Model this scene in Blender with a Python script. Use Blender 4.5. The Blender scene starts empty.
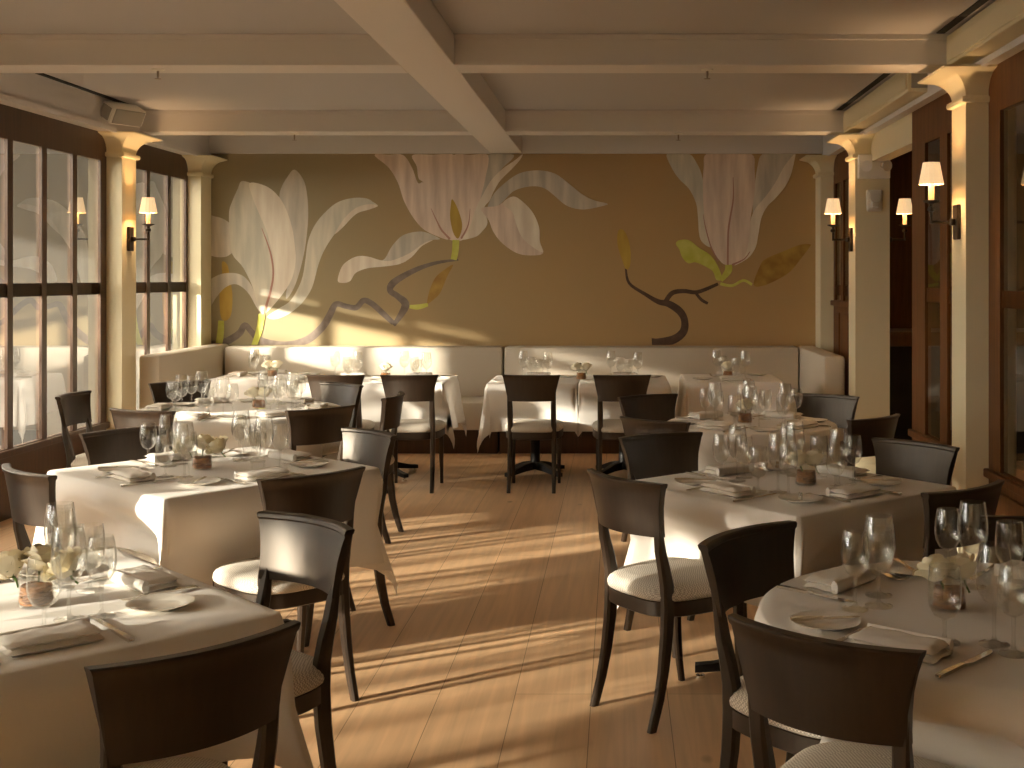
import bpy, bmesh, math, random
from mathutils import Vector, Matrix
random.seed(7)
SC = bpy.context.scene
COL = SC.collection
R = math.radians
PI = math.pi

# ------------------------------------------------------------------ camera, sky, sun, exposure
cam = bpy.data.cameras.new('camera')
cam.sensor_fit = 'HORIZONTAL'
cam.sensor_width = 36.0
cam.lens = 1200.0 / 1024.0 * 36.0
cam.shift_x = (512 - 618) / 1024.0
cam.shift_y = -(384 - 278) / 1024.0
cam.clip_start = 0.05
cam_o = bpy.data.objects.new('camera', cam)
cam_o.location = (0, 0, 1.56)
cam_o.rotation_euler = (R(90), 0, 0)
COL.objects.link(cam_o)
SC.camera = cam_o

W = bpy.data.worlds.new('evening_sky')
SC.world = W
W.use_nodes = True
bg = W.node_tree.nodes['Background']
bg.inputs[0].default_value = (1.0, 0.985, 0.95, 1)
bg.inputs[1].default_value = 11.0

sun = bpy.data.lights.new('low_evening_sun', 'SUN')
sun.energy = 22.0
sun.color = (1.0, 0.92, 0.78)
sun.angle = R(2.6)
sun_o = bpy.data.objects.new('low_evening_sun', sun)
sun_o.rotation_euler = Vector((1.0, 0.60, -0.225)).to_track_quat('-Z', 'Y').to_euler()
sun_o.location = (-8, -2, 3)
COL.objects.link(sun_o)

SC.view_settings.view_transform = 'Standard'
SC.view_settings.look = 'None'
SC.view_settings.gamma = 1.0
SC.view_settings.use_curve_mapping = False
SC.view_settings.exposure = 0.6
SC.cycles.transparent_max_bounces = 32
SC.cycles.max_bounces = 12
SC.cycles.diffuse_bounces = 8
SC.cycles.caustics_reflective = False
SC.cycles.caustics_refractive = False
SC.cycles.sample_clamp_indirect = 6.0

# ------------------------------------------------------------------ materials
def nt(m):
    m.use_nodes = True
    return m.node_tree, m.node_tree.nodes['Principled BSDF']

def mat(name, color, rough=0.5, metal=0.0, spec=0.5, coat=0.0, noise=None, bump=None, emit=None, sheen=0.0):
    """noise = (scale xyz, second colour, detail); bump = (scale xyz, strength)"""
    m = bpy.data.materials.new(name)
    t, p = nt(m)
    p.inputs['Base Color'].default_value = (*color, 1)
    p.inputs['Roughness'].default_value = rough
    p.inputs['Metallic'].default_value = metal
    p.inputs['Specular IOR Level'].default_value = spec
    p.inputs['Coat Weight'].default_value = coat
    p.inputs['Coat Roughness'].default_value = 0.33
    p.inputs['Sheen Weight'].default_value = sheen
    if emit:
        p.inputs['Emission Color'].default_value = (*emit[0], 1)
        p.inputs['Emission Strength'].default_value = emit[1]
    def mapped(scale):
        tc = t.nodes.new('ShaderNodeTexCoord'); mp = t.nodes.new('ShaderNodeMapping')
        mp.inputs['Scale'].default_value = scale
        t.links.new(tc.outputs['Object'], mp.inputs['Vector'])
        n = t.nodes.new('ShaderNodeTexNoise')
        n.inputs['Scale'].default_value = 1.0
        t.links.new(mp.outputs['Vector'], n.inputs['Vector'])
        return n
    if noise:
        n = mapped(noise[0]); n.inputs['Detail'].default_value = noise[2]
        cr = t.nodes.new('ShaderNodeValToRGB')
        cr.color_ramp.elements[0].position = 0.35; cr.color_ramp.elements[0].color = (*color, 1)
        cr.color_ramp.elements[1].position = 0.68; cr.color_ramp.elements[1].color = (*noise[1], 1)
        t.links.new(n.outputs['Fac'], cr.inputs['Fac'])
        t.links.new(cr.outputs['Color'], p.inputs['Base Color'])
    if bump:
        n = mapped(bump[0]); n.inputs['Detail'].default_value = 3
        b = t.nodes.new('ShaderNodeBump'); b.inputs['Strength'].default_value = bump[1]
        b.inputs['Distance'].default_value = 0.01
        t.links.new(n.outputs['Fac'], b.inputs['Height'])
        t.links.new(b.outputs['Normal'], p.inputs['Normal'])
    return m

def wood_floor():
    m = bpy.data.materials.new('fir_planks'); t, p = nt(m)
    tc = t.nodes.new('ShaderNodeTexCoord')
    mp = t.nodes.new('ShaderNodeMapping'); mp.inputs['Rotation'].default_value = (0, 0, R(90)); mp.inputs['Location'].default_value = (0.0, 0.10, 0)
    t.links.new(tc.outputs['Object'], mp.inputs['Vector'])
    br = t.nodes.new('ShaderNodeTexBrick')
    br.inputs['Scale'].default_value = 1.0; br.inputs['Brick Width'].default_value = 4.5; br.inputs['Row Height'].default_value = 0.285
    br.inputs['Mortar Size'].default_value = 0.0016; br.inputs['Mortar Smooth'].default_value = 0.2
    br.inputs['Color1'].default_value = (0.76, 0.51, 0.295, 1); br.inputs['Color2'].default_value = (0.70, 0.455, 0.255, 1)
    br.inputs['Mortar'].default_value = (0.30, 0.16, 0.075, 1)
    t.links.new(mp.outputs['Vector'], br.inputs['Vector'])
    m2 = t.nodes.new('ShaderNodeMapping'); m2.inputs['Scale'].default_value = (26, 1.1, 1)
    t.links.new(tc.outputs['Object'], m2.inputs['Vector'])
    n = t.nodes.new('ShaderNodeTexNoise'); n.inputs['Scale'].default_value = 1; n.inputs['Detail'].default_value = 5; n.inputs['Distortion'].default_value = 0.6
    t.links.new(m2.outputs['Vector'], n.inputs['Vector'])
    cr = t.nodes.new('ShaderNodeValToRGB')
    cr.color_ramp.elements[0].position = 0.3; cr.color_ramp.elements[0].color = (0.88, 0.86, 0.84, 1)
    cr.color_ramp.elements[1].position = 0.7; cr.color_ramp.elements[1].color = (1.1, 1.08, 1.05, 1)
    t.links.new(n.outputs['Fac'], cr.inputs['Fac'])
    mx = t.nodes.new('ShaderNodeMix'); mx.data_type = 'RGBA'; mx.blend_type = 'MULTIPLY'; mx.inputs[0].default_value = 1.0
    t.links.new(br.outputs['Color'], mx.inputs[6]); t.links.new(cr.outputs['Color'], mx.inputs[7])
    # knots
    m3 = t.nodes.new('ShaderNodeMapping'); m3.inputs['Scale'].default_value = (2.6, 1.5, 1)
    t.links.new(tc.outputs['Object'], m3.inputs['Vector'])
    v = t.nodes.new('ShaderNodeTexVoronoi'); v.inputs['Scale'].default_value = 1.0
    t.links.new(m3.outputs['Vector'], v.inputs['Vector'])
    kr = t.nodes.new('ShaderNodeValToRGB')
    kr.color_ramp.elements[0].position = 0.02; kr.color_ramp.elements[0].color = (0.45, 0.4, 0.36, 1)
    kr.color_ramp.elements[1].position = 0.07; kr.color_ramp.elements[1].color = (1, 1, 1, 1)
    t.links.new(v.outputs['Distance'], kr.inputs['Fac'])
    mk = t.nodes.new('ShaderNodeMix'); mk.data_type = 'RGBA'; mk.blend_type = 'MULTIPLY'; mk.inputs[0].default_value = 0.8
    t.links.new(mx.outputs[2], mk.inputs[6]); t.links.new(kr.outputs['Color'], mk.inputs[7])
    t.links.new(mk.outputs[2], p.inputs['Base Color'])
    p.inputs['Roughness'].default_value = 0.42
    p.inputs['Specular IOR Level'].default_value = 0.35
    return m

def seat_fabric():
    m = bpy.data.materials.new('woven_check_fabric'); t, p = nt(m)
    tc = t.nodes.new('ShaderNodeTexCoord')
    mp = t.nodes.new('ShaderNodeMapping'); mp.inputs['Rotation'].default_value = (0, 0, R(0))
    t.links.new(tc.outputs['Object'], mp.inputs['Vector'])
    ck = t.nodes.new('ShaderNodeTexChecker'); ck.inputs['Scale'].default_value = 190
    ck.inputs['Color1'].default_value = (0.74, 0.69, 0.60, 1); ck.inputs['Color2'].default_value = (0.40, 0.36, 0.30, 1)
    t.links.new(mp.outputs['Vector'], ck.inputs['Vector'])
    t.links.new(ck.outputs['Color'], p.inputs['Base Color'])
    p.inputs['Roughness'].default_value = 0.85
    return m

def clear_glass(name='clear_glass', tint=(0.97, 0.97, 0.96), fac=None, rough=0.0, gl=(1, 1, 1), solid=False):
    m = bpy.data.materials.new(name); m.use_nodes = True; t = m.node_tree
    t.nodes.remove(t.nodes['Principled BSDF'])
    out = t.nodes['Material Output']
    tr = t.nodes.new('ShaderNodeBsdfTransparent'); tr.inputs[0].default_value = (*tint, 1)
    g = t.nodes.new('ShaderNodeBsdfGlossy'); g.inputs['Roughness'].default_value = rough; g.inputs['Color'].default_value = (*gl, 1)
    mx = t.nodes.new('ShaderNodeMixShader')
    if fac is None:
        lw = t.nodes.new('ShaderNodeLayerWeight'); lw.inputs['Blend'].default_value = 0.5      # same on both faces of the thin wall
        pw = t.nodes.new('ShaderNodeMath'); pw.operation = 'POWER'; pw.inputs[1].default_value = 4.0
        ml = t.nodes.new('ShaderNodeMath'); ml.operation = 'MULTIPLY_ADD'; ml.inputs[1].default_value = 0.85; ml.inputs[2].default_value = 0.068
        t.links.new(lw.outputs['Facing'], pw.inputs[0]); t.links.new(pw.outputs[0], ml.inputs[0]); t.links.new(ml.outputs[0], mx.inputs[0])
    else:
        mx.inputs[0].default_value = fac
    t.links.new(tr.outputs[0], mx.inputs[1]); t.links.new(g.outputs[0], mx.inputs[2])
    if solid:
        gb = t.nodes.new('ShaderNodeBsdfGlass'); gb.inputs['IOR'].default_value = 1.45; gb.inputs['Roughness'].default_value = 0.0
        m2 = t.nodes.new('ShaderNodeMixShader'); m2.inputs[0].default_value = 0.08
        t.links.new(mx.outputs[0], m2.inputs[1]); t.links.new(gb.outputs[0], m2.inputs[2])
        t.links.new(m2.outputs[0], out.inputs['Surface'])
        return m
    t.links.new(mx.outputs[0], out.inputs['Surface'])
    return m

M = {}
M['floor'] = wood_floor()
M['fabric'] = seat_fabric()
M['espresso'] = mat('espresso_stained_wood', (0.012, 0.006, 0.003), 0.43, spec=0.62, coat=0.15, noise=((60, 60, 5), (0.021, 0.011, 0.006), 4))
M['espresso'].node_tree.nodes['Principled BSDF'].inputs['Specular Tint'].default_value = (1.0, 0.88, 0.74, 1)
M['linen'] = mat('white_linen', (0.80, 0.765, 0.715), 0.75, spec=0.25, bump=((9, 9, 9), 0.16), sheen=0.1)
M['napkin'] = mat('folded_linen', (0.83, 0.79, 0.73), 0.8, spec=0.2, bump=((60, 60, 60), 0.08))
M['cream'] = mat('cream_paint', (0.82, 0.745, 0.52), 0.45)
M['ceil'] = mat('ceiling_paint', (0.53, 0.53, 0.555), 0.8, spec=0.2)
M['beam'] = mat('beam_paint', (0.73, 0.71, 0.70), 0.6, spec=0.3)
M['slot'] = mat('black_slot', (0.01, 0.009, 0.008), 0.8)
M['wood'] = mat('red_brown_wood', (0.055, 0.024, 0.009), 0.42, coat=0.2, noise=((40, 40, 2.5), (0.085, 0.038, 0.014), 5))
M['wood_door'] = mat('chestnut_door_wood', (0.105, 0.040, 0.011), 0.5, spec=0.3, coat=0.05, noise=((40, 40, 2.5), (0.165, 0.066, 0.018), 5))
M['wood_dark'] = mat('dark_brown_wood', (0.05, 0.021, 0.009), 0.45, coat=0.15, noise=((40, 40, 2.5), (0.075, 0.033, 0.014), 5))
M['mural_bg'] = mat('umber_wall_paint', (0.37, 0.255, 0.115), 0.55, spec=0.35, noise=((0.9, 0.9, 0.9), (0.41, 0.275, 0.115), 2))
M['p_white'] = mat('petal_white_paint', (0.732, 0.634, 0.512), 0.6, noise=((11, 11, 1.6), (0.900, 0.830, 0.695), 4))
M['p_grey'] = mat('petal_grey_paint', (0.488, 0.451, 0.378), 0.6, noise=((11, 11, 1.6), (0.732, 0.659, 0.549), 4))
M['p_green'] = mat('petal_pale_green_paint', (0.561, 0.537, 0.439), 0.6, noise=((11, 11, 1.6), (0.781, 0.720, 0.586), 4))
M['p_pink'] = mat('petal_blush_paint', (0.659, 0.525, 0.427), 0.6, noise=((12, 12, 1.4), (0.900, 0.756, 0.634), 4))
M['p_ochre'] = mat('ochre_bud_paint', (0.46, 0.29, 0.05), 0.6, noise=((9, 9, 3), (0.58, 0.40, 0.07), 3))
M['p_brown'] = mat('russet_leaf_paint', (0.30, 0.15, 0.03), 0.6, noise=((6, 6, 6), (0.48, 0.31, 0.06), 3))
M['p_lime'] = mat('lime_leaf_paint', (0.54, 0.55, 0.07), 0.6, noise=((9, 9, 9), (0.66, 0.66, 0.16), 3))
M['p_bark'] = mat('grey_bark_paint', (0.15, 0.115, 0.095), 0.7, noise=((12, 12, 12), (0.24, 0.19, 0.155), 3))
M['p_darkbark'] = mat('dark_bark_paint', (0.075, 0.040, 0.026), 0.7, noise=((12, 12, 12), (0.125, 0.072, 0.045), 3))
M['p_rose'] = mat('rose_vein_paint', (0.50, 0.27, 0.21), 0.7)
M['bench'] = mat('pale_upholstery', (0.60, 0.54, 0.45), 0.55, spec=0.35, bump=((70, 6, 70), 0.06))
M['iron'] = mat('black_cast_iron', (0.012, 0.010, 0.009), 0.5, metal=0.2)
M['bronze'] = mat('aged_bronze', (0.045, 0.030, 0.018), 0.42, metal=0.6)
M['silver'] = mat('polished_silver', (0.72, 0.68, 0.62), 0.16, metal=1.0)
M['china'] = mat('white_china', (0.84, 0.81, 0.75), 0.15, coat=0.4)
M['glass'] = clear_glass(rough=0.045)
M['stem_glass'] = clear_glass('stem_glass', rough=0.012, solid=True)
M['pane'] = clear_glass('window_glass', (0.97, 0.95, 0.90), 0.42)
M['pane_in'] = clear_glass('interior_door_glass', (0.85, 0.80, 0.70), 0.24, rough=0.03)
M['rose'] = mat('cream_rose_petal', (0.92, 0.86, 0.68), 0.6, spec=0.3)
M['leaf'] = mat('green_leaf', (0.09, 0.17, 0.03), 0.5)
M['twig'] = mat('brown_twigs', (0.16, 0.06, 0.018), 0.6, noise=((50, 50, 160), (0.50, 0.22, 0.06), 3))
M['plastic'] = mat('cream_plastic', (0.84, 0.82, 0.76), 0.5)
M['grille'] = mat('speaker_grille', (0.40, 0.38, 0.33), 0.7)
M['lens'] = mat('lamp_lens', (0.85, 0.83, 0.78), 0.15, coat=0.5)
M['candle'] = mat('ivory_candle_sleeve', (0.85, 0.70, 0.45), 0.5, emit=((1.0, 0.58, 0.22), 0.4))
M['shade'] = mat('pleated_shade', (0.85, 0.72, 0.5), 0.8, emit=((1.0, 0.66, 0.34), 0.5))
M['brass'] = mat('sprinkler_metal', (0.35, 0.30, 0.25), 0.35, metal=0.8)
M['ground'] = mat('terrace_stone', (0.07, 0.058, 0.044), 0.9, noise=((1.5, 1.5, 1.5), (0.09, 0.075, 0.055), 4))
M['backdrop_wall'] = mat('added_dark_backdrop', (0.014, 0.012, 0.008), 0.8)  # for the added wall that darkens the view through the panes
M['sun_leaf_screen'] = mat('sun_screen_leaves', (0.05, 0.075, 0.02), 0.7)  # leaves of the added sun screen outside
M['sun_canopy'] = mat('added_canopy_board', (0.42, 0.36, 0.27), 0.8)  # board finish for the added canopy, replaced further down

# ------------------------------------------------------------------ mesh helpers
def new_mesh(name, bm, m, smooth=None):
    bmesh.ops.recalc_face_normals(bm, faces=bm.faces)
    me = bpy.data.meshes.new(name)
    bm.to_mesh(me); bm.free()
    me.materials.append(m)
    if smooth is not None:
        for p in me.polygons: p.use_smooth = True
        me.set_sharp_from_angle(angle=R(smooth))
    return me

def link(name, me, parent=None, loc=(0, 0, 0), rot=(0, 0, 0)):
    o = bpy.data.objects.new(name, me)
    o.location = loc; o.rotation_euler = rot
    if parent is not None: o.parent = parent
    COL.objects.link(o)
    return o

def obj(name, bm, m, parent=None, smooth=None, loc=(0, 0, 0), rot=(0, 0, 0)):
    return link(name, new_mesh(name, bm, m, smooth), parent, loc, rot)

LABELS = {}
def tag(o, label, cat, group=None):
    o['label'] = label; o['category'] = cat
    if group: o['group'] = group
    LABELS.setdefault(label, []).append(o.name)
    return o

def thing(name, label, cat, loc=(0, 0, 0), rz=0.0, group=None):
    o = bpy.data.objects.new(name, None)
    o.empty_display_size = 0.1
    o.location = loc; o.rotation_euler = (0, 0, rz)
    COL.objects.link(o)
    return tag(o, label, cat, group)

def struct(name, bm, m, parent=None, smooth=None):
    o = obj(name, bm, m, parent, smooth)
    if parent is None: o['kind'] = 'structure'
    return o

def box(bm, x0, x1, y0, y1, z0, z1, bev=0.0):
    vs = [bm.verts.new((x, y, z)) for x in (x0, x1) for y in (y0, y1) for z in (z0, z1)]
    f = [(0, 1, 3, 2), (4, 6, 7, 5), (0, 4, 5, 1), (2, 3, 7, 6), (0, 2, 6, 4), (1, 5, 7, 3)]
    fs = [bm.faces.new([vs[i] for i in q]) for q in f]
    if bev > 0:
        es = list({e for fc in fs for e in fc.edges})
        bmesh.ops.bevel(bm, geom=es, offset=bev, segments=2, affect='EDGES', profile=0.5)
    return bm

def B(*a, bev=0.0):
    return box(bmesh.new(), *a, bev=bev)

def loft(bm, rings, cap=True):
    vr = [[bm.verts.new(p) for p in r] for r in rings]
    n = len(vr[0])
    for a, b in zip(vr, vr[1:]):
        for i in range(n):
            j = (i + 1) % n
            bm.faces.new((a[i], a[j], b[j], b[i]))
    if cap:
        bm.faces.new(vr[0][::-1]); bm.faces.new(vr[-1])
    return bm

def lathe(bm, prof, seg=24, c=(0, 0, 0)):
    """prof: (r, z) pairs; r == 0 closes to a point"""
    prev = None
    for r, z in prof:
        if r <= 1e-6:
            cur = [bm.verts.new((c[0], c[1], c[2] + z))]
        else:
            cur = [bm.verts.new((c[0] + r * math.cos(2 * PI * i / seg), c[1] + r * math.sin(2 * PI * i / seg), c[2] + z)) for i in range(seg)]
        if prev is not None:
            if len(prev) == 1 and len(cur) > 1:
                for i in range(seg): bm.faces.new((prev[0], cur[(i + 1) % seg], cur[i]))
            elif len(cur) == 1 and len(prev) > 1:
                for i in range(seg): bm.faces.new((prev[i], prev[(i + 1) % seg], cur[0]))
            elif len(cur) > 1:
                for i in range(seg):
                    j = (i + 1) % seg
                    bm.faces.new((prev[i], prev[j], cur[j], cur[i]))
        prev = cur
    return bm

def rect8(cx, cy, z, w, d, ch=0.22):
    a, b = w / 2, d / 2; c = min(w, d) * ch
    return [Vector((cx + x, cy + y, z)) for x, y in ((-a + c, -b), (a - c, -b), (a, -b + c), (a, b - c), (a - c, b), (-a + c, b), (-a, b - c), (-a, -b + c))]

def tube(bm, pts, rads, seg=10, cap=True):
    rings = []
    pts = [Vector(p) for p in pts]
    for i, p in enumerate(pts):
        d = (pts[min(i + 1, len(pts) - 1)] - pts[max(i - 1, 0)]).normalized()
        u = d.cross(Vector((0, 0, 1)))
        if u.length < 1e-3: u = Vector((1, 0, 0))
        u.normalize(); v = d.cross(u)
        r = rads[i] if isinstance(rads, (list, tuple)) else rads
        rings.append([p + (u * math.cos(2 * PI * k / seg) + v * math.sin(2 * PI * k / seg)) * r for k in range(seg)])
    return loft(bm, rings, cap)

def crom(pts, n=6, closed=True):
    out = []; N = len(pts)
    for i in range(N if closed else N - 1):
        if closed:
            p = [pts[(i + k - 1) % N] for k in range(4)]
        else:
            p = [pts[max(0, min(N - 1, i + k - 1))] for k in range(4)]
        for s in range(n):
            t = s / n
            out.append(tuple(0.5 * (2 * p[1][a] + (p[2][a] - p[0][a]) * t + (2 * p[0][a] - 5 * p[1][a] + 4 * p[2][a] - p[3][a]) * t * t
                                    + (3 * p[1][a] - p[0][a] - 3 * p[2][a] + p[3][a]) * t ** 3) for a in range(len(pts[0]))))
    if not closed: out.append(tuple(pts[-1]))
    return out

class Kit:
    """one kind of thing: meshes built once, placed as real objects that share them"""
    def __init__(self, parts): self.parts = parts          # (name, mesh, index of the part it hangs under or None[, label])
    def place(self, name, label, cat, loc, rz=0.0, group=None):
        t = thing(name, label, cat, loc, rz, group)
        made = []
        for pt in self.parts:
            o = link(pt[0], pt[1], t if pt[2] is None else made[pt[2]])
            if len(pt) > 3: o['label'] = pt[3]
            made.append(o)
        return t

def light_canopy():  # translucent sheet for the added canopy, passes soft light to the windows
    m = bpy.data.materials.new('added_canopy_canvas'); m.use_nodes = True; t = m.node_tree
    t.nodes.remove(t.nodes['Principled BSDF'])
    a = t.nodes.new('ShaderNodeBsdfDiffuse'); b = t.nodes.new('ShaderNodeBsdfTranslucent'); x = t.nodes.new('ShaderNodeMixShader')
    a.inputs[0].default_value = (.85, .78, .66, 1); b.inputs[0].default_value = (.9, .82, .70, 1); x.inputs[0].default_value = .6
    t.links.new(a.outputs[0], x.inputs[1]); t.links.new(b.outputs[0], x.inputs[2])
    t.links.new(x.outputs[0], t.nodes['Material Output'].inputs['Surface'])
    return m
M['sun_canopy'] = light_canopy()

def mural_ground():
    m = bpy.data.materials.new('olive_to_umber_wall_paint'); t, p = nt(m)
    tc = t.nodes.new('ShaderNodeTexCoord'); sx = t.nodes.new('ShaderNodeSeparateXYZ'); t.links.new(tc.outputs['Object'], sx.inputs[0])
    n = t.nodes.new('ShaderNodeTexNoise'); n.inputs['Scale'].default_value = 0.9; n.inputs['Detail'].default_value = 3
    t.links.new(tc.outputs['Object'], n.inputs['Vector'])
    a = t.nodes.new('ShaderNodeMath'); a.operation = 'MULTIPLY_ADD'; a.inputs[1].default_value = 2.2; t.links.new(n.outputs['Fac'], a.inputs[0]); t.links.new(sx.outputs['X'], a.inputs[2])
    r = t.nodes.new('ShaderNodeMapRange'); r.inputs[1].default_value = -2.6; r.inputs[2].default_value = 1.2; t.links.new(a.outputs[0], r.inputs[0])
    cr = t.nodes.new('ShaderNodeValToRGB')
    cr.color_ramp.elements[0].color = (0.33, 0.28, 0.17, 1); cr.color_ramp.elements[1].color = (0.48, 0.32, 0.145, 1)
    t.links.new(r.outputs[0], cr.inputs[0]); t.links.new(cr.outputs[0], p.inputs['Base Color'])
    p.inputs['Roughness'].default_value = 0.55; p.inputs['Specular IOR Level'].default_value = 0.3
    return m
M['mural_bg'] = mural_ground()

# ------------------------------------------------------------------ the room
XL, XR = -3.83, 1.86        # room-side faces of the columns
YW = 11.3                   # mural wall
ZC, ZB = 2.90, 2.73         # ceiling, underside of the beams
YN = -1.6                   # where the modelled room ends, behind the camera

struct('floor', B(-4.12, 4.9, YN, YW + 0.15, -0.12, 0.0), M['floor'])
struct('ceiling', B(-4.12, 4.9, YN, YW + 0.15, ZC, ZC + 0.12), M['ceil'])
struct('wall_front', B(-4.12, 4.9, YN - 0.12, YN, 0.0, ZC), M['cream'])
struct('wall_back', B(-4.12, 4.9, YW, YW + 0.15, 0.0, ZC), M['mural_bg'])

# ceiling beams
n_trim = 0
def trim(bm, m, smooth=None):
    global n_trim
    n_trim += 1
    return struct('trim_%d' % n_trim, bm, m, None, smooth)
bm = bmesh.new()
box(bm, -1.20, -0.90, YN, YW, ZB, ZC, bev=0.006)
trim(bm, M['beam'])
for y0, y1 in ((0.7, 0.96), (3.65, 3.91), (6.60, 6.86), (9.60, 9.84)):
    for x0, x1 in ((XL, -1.20), (-0.90, XR)):
        bm = B(x0, x1, y0, y1, ZB, ZC - 0.001, bev=0.005)
        box(bm, x0, x1, y0 - 0.012, y0, ZC - 0.03, ZC - 0.001)
        box(bm, x0, x1, y1, y1 + 0.012, ZC - 0.03, ZC - 0.001)
        trim(bm, M['beam'])
# frieze on the mural wall
bm = B(-4.1, 2.1, YW - 0.06, YW, ZB, ZC - 0.001); trim(bm, M['beam'])
# perimeter beams with a small cornice
for s, xf in ((-1, XL), (1, XR)):
    xo = xf + s * 0.27
    xf += 0.06 if s > 0 else 0
    x0, x1 = min(xf, xo), max(xf, xo)
    bm = B(x0, x1, YN, YW, 2.675, ZC - 0.001)
    box(bm, min(xf - s * 0.025, xf), max(xf - s * 0.025, xf), YN, YW - 0.06, 2.665, 2.70)
    trim(bm, M['beam'])

# columns with coved capitals
def column(xc, yc, w=0.27, d=0.27):
    bm = bmesh.new()
    def sq(e, z): return [Vector((xc + sx * (w / 2 + e), yc + sy * (d / 2 + e), z)) for sx, sy in ((-1, -1), (1, -1), (1, 1), (-1, 1))]
    loft(bm, [sq(0.012, 0), sq(0.012, 0.10), sq(0, 0.115), sq(0, 2.50)], True)
    c = trim(bm, M['cream'])
    bm = bmesh.new()
    loft(bm, [sq(0, 2.495), sq(0.022, 2.50), sq(0.026, 2.515), sq(0.022, 2.53), sq(0.0, 2.535)], True)
    obj('neck_moulding', bm, M['cream'], c)
    bm = bmesh.new()
    rings = []
    for i in range(9):
        s = i / 8.0
        rings.append(sq(0.15 * (1 - math.sqrt(max(0, 1 - s * s))), 2.53 + 0.135 * s))
    rings.append(sq(0.155, 2.674))
    loft(bm, rings, True)
    obj('capital', bm, M['cream'], c, smooth=40)
    return c
for yc in (0.55, 3.50, 6.45, 9.40):
    column(XL - 0.085, yc, 0.17, 0.27)
for yc in (0.55, 3.60, 6.55, 9.54):
    column(XR + 0.135, yc)
# pilasters in the far corners
column(XL - 0.085, YW - 0.14, 0.17, 0.28)
column(XR + 0.10, YW - 0.14, 0.20, 0.28)

# glazed walls on the window side: frame and pane per bay
n_win = 0
def glazed(x, y0, y1, panes, outer, zs=0.455, zh=2.46, zt=1.48, kind='window', wood='wood', lower=None, glass='pane'):
    """panes: (y0, y1) openings; outer = +1 / -1, the side the outdoors lies on"""
    global n_win
    n_win += 1
    f = bmesh.new()
    t = 0.014
    edges = sorted(panes)
    ys = [y0] + [v for p in edges for v in p] + [y1]
    xa, xb = min(x, x + outer * 0.04), max(x, x + outer * 0.04)
    for i in range(0, len(ys), 2):                       # stiles and mullions
        box(f, xa, xb, ys[i], ys[i + 1], 0.0, 2.675)
    for a, b in edges:
        box(f, xa, xb, a, b, 0.0, zs)                    # lower rail
        box(f, xa, xb, a, b, zh, 2.675)                  # header
        box(f, xa + 0.01, xb - 0.01, a, b, zt - 0.045, zt + 0.045)
    fr = struct('%s_%d' % (kind, n_win), f, M[wood])
    g = bmesh.new()
    box(g, x + outer * t - 0.004, x + outer * t + 0.004, edges[0][0], edges[-1][1], zs, zh)
    # one sheet would be doubled by its two faces: keep the room-side face only
    g.normal_update()
    bmesh.ops.delete(g, geom=[q for q in g.faces if abs(q.normal.x) < 0.5 or q.calc_center_median().x * outer > (x + outer * t) * outer], context='FACES')
    obj('glass_pane', g, M[glass], fr)
    s = bmesh.new()
    xs0, xs1 = min(x - outer * 0.03, x), max(x - outer * 0.03, x)
    box(s, xs0, xs1, y0, y1, zs - 0.05, zs - 0.005, bev=0.006)
    obj('sill', s, M[wood], fr)
    if lower:
        for a, b in edges:
            q = bmesh.new(); box(q, min(x - outer * 0.012, x), max(x - outer * 0.012, x), a + 0.02, b - 0.02, lower[0], lower[1], bev=0.008)
            obj('lower_panel', q, M[wood], fr)
    return fr
XG = -3.95
def pitch_panes(far, n): return [(far - 0.395 - 0.465 * i, far - 0.465 * i) for i in range(n)]
glazed(XG, 9.535, 11.02, [(9.66, 10.06), (10.13, 10.53), (10.60, 10.97)], -1)
glazed(XG, 6.585, 9.265, pitch_panes(9.16, 5), -1)
glazed(XG, 3.635, 6.315, pitch_panes(6.21, 5), -1)
glazed(XG, 0.685, 3.365, pitch_panes(3.26, 5), -1)

# glazed doors on the other side
glazed(XG, YN, 0.415, pitch_panes(0.31, 4), -1)
XD = 1.98
def door(y0, y1, panes, zs, **k): return glazed(XD, y0, y1, panes, 1, zs=zs, zt=1.45, kind='door', glass='pane_in', wood='wood_door', **k)
door(9.68, 11.02, [(9.80, 10.12), (10.24, 10.56), (10.68, 10.94)], 1.36, zh=2.42, lower=(0.25, 1.25))
door(6.69, 8.08, [(6.86, 7.22), (7.38, 7.74)], 0.55, zh=2.43, lower=(0.12, 0.45))
door(3.74, 6.41, [(3.9, 4.3), (4.38, 4.85), (4.93, 5.42), (5.50, 6.22)], 0.55, zh=2.43, lower=(0.12, 0.45))
# lintel over the opening to the next room
struct('wall_right', B(XD, XD + 0.12, 8.08, 9.40, 2.47, 2.69), M['cream'])
struct('wall_far_right', B(4.78, 4.9, YN, YW, 0.0, ZC), M['wood'])
struct('wall_partition', B(2.12, 4.78, 11.12, YW, 0.0, ZC), M['wood_door'])

# terrace ground outside the windows, with an added sun canopy and dark wall
struct('terrace', B(-30, -4.12, -20, 30, -0.30, -0.10), M['ground'])
bm = bmesh.new()
q = [bm.verts.new(p) for p in ((-4.12, -16, 3.15), (-8.0, -16, 2.85), (-8.0, 11.9, 2.85), (-4.12, 11.9, 3.15))]; bm.faces.new(q)
q2 = [bm.verts.new(p) for p in ((-8.0, -16, 2.41), (-8.0, 11.9, 2.41))]; bm.faces.new((q[1], q2[0], q2[1], q[2]))
struct('added_sun_canopy', bm, M['sun_canopy'])  # added canopy: its hanging edge cuts off the higher sun rays
struct('wall_added_backdrop', B(-14, -4.12, 11.9, 12.1, -0.10, 3.15), M['backdrop_wall'])  # dark wall added to dim what shows through the window panes
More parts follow.
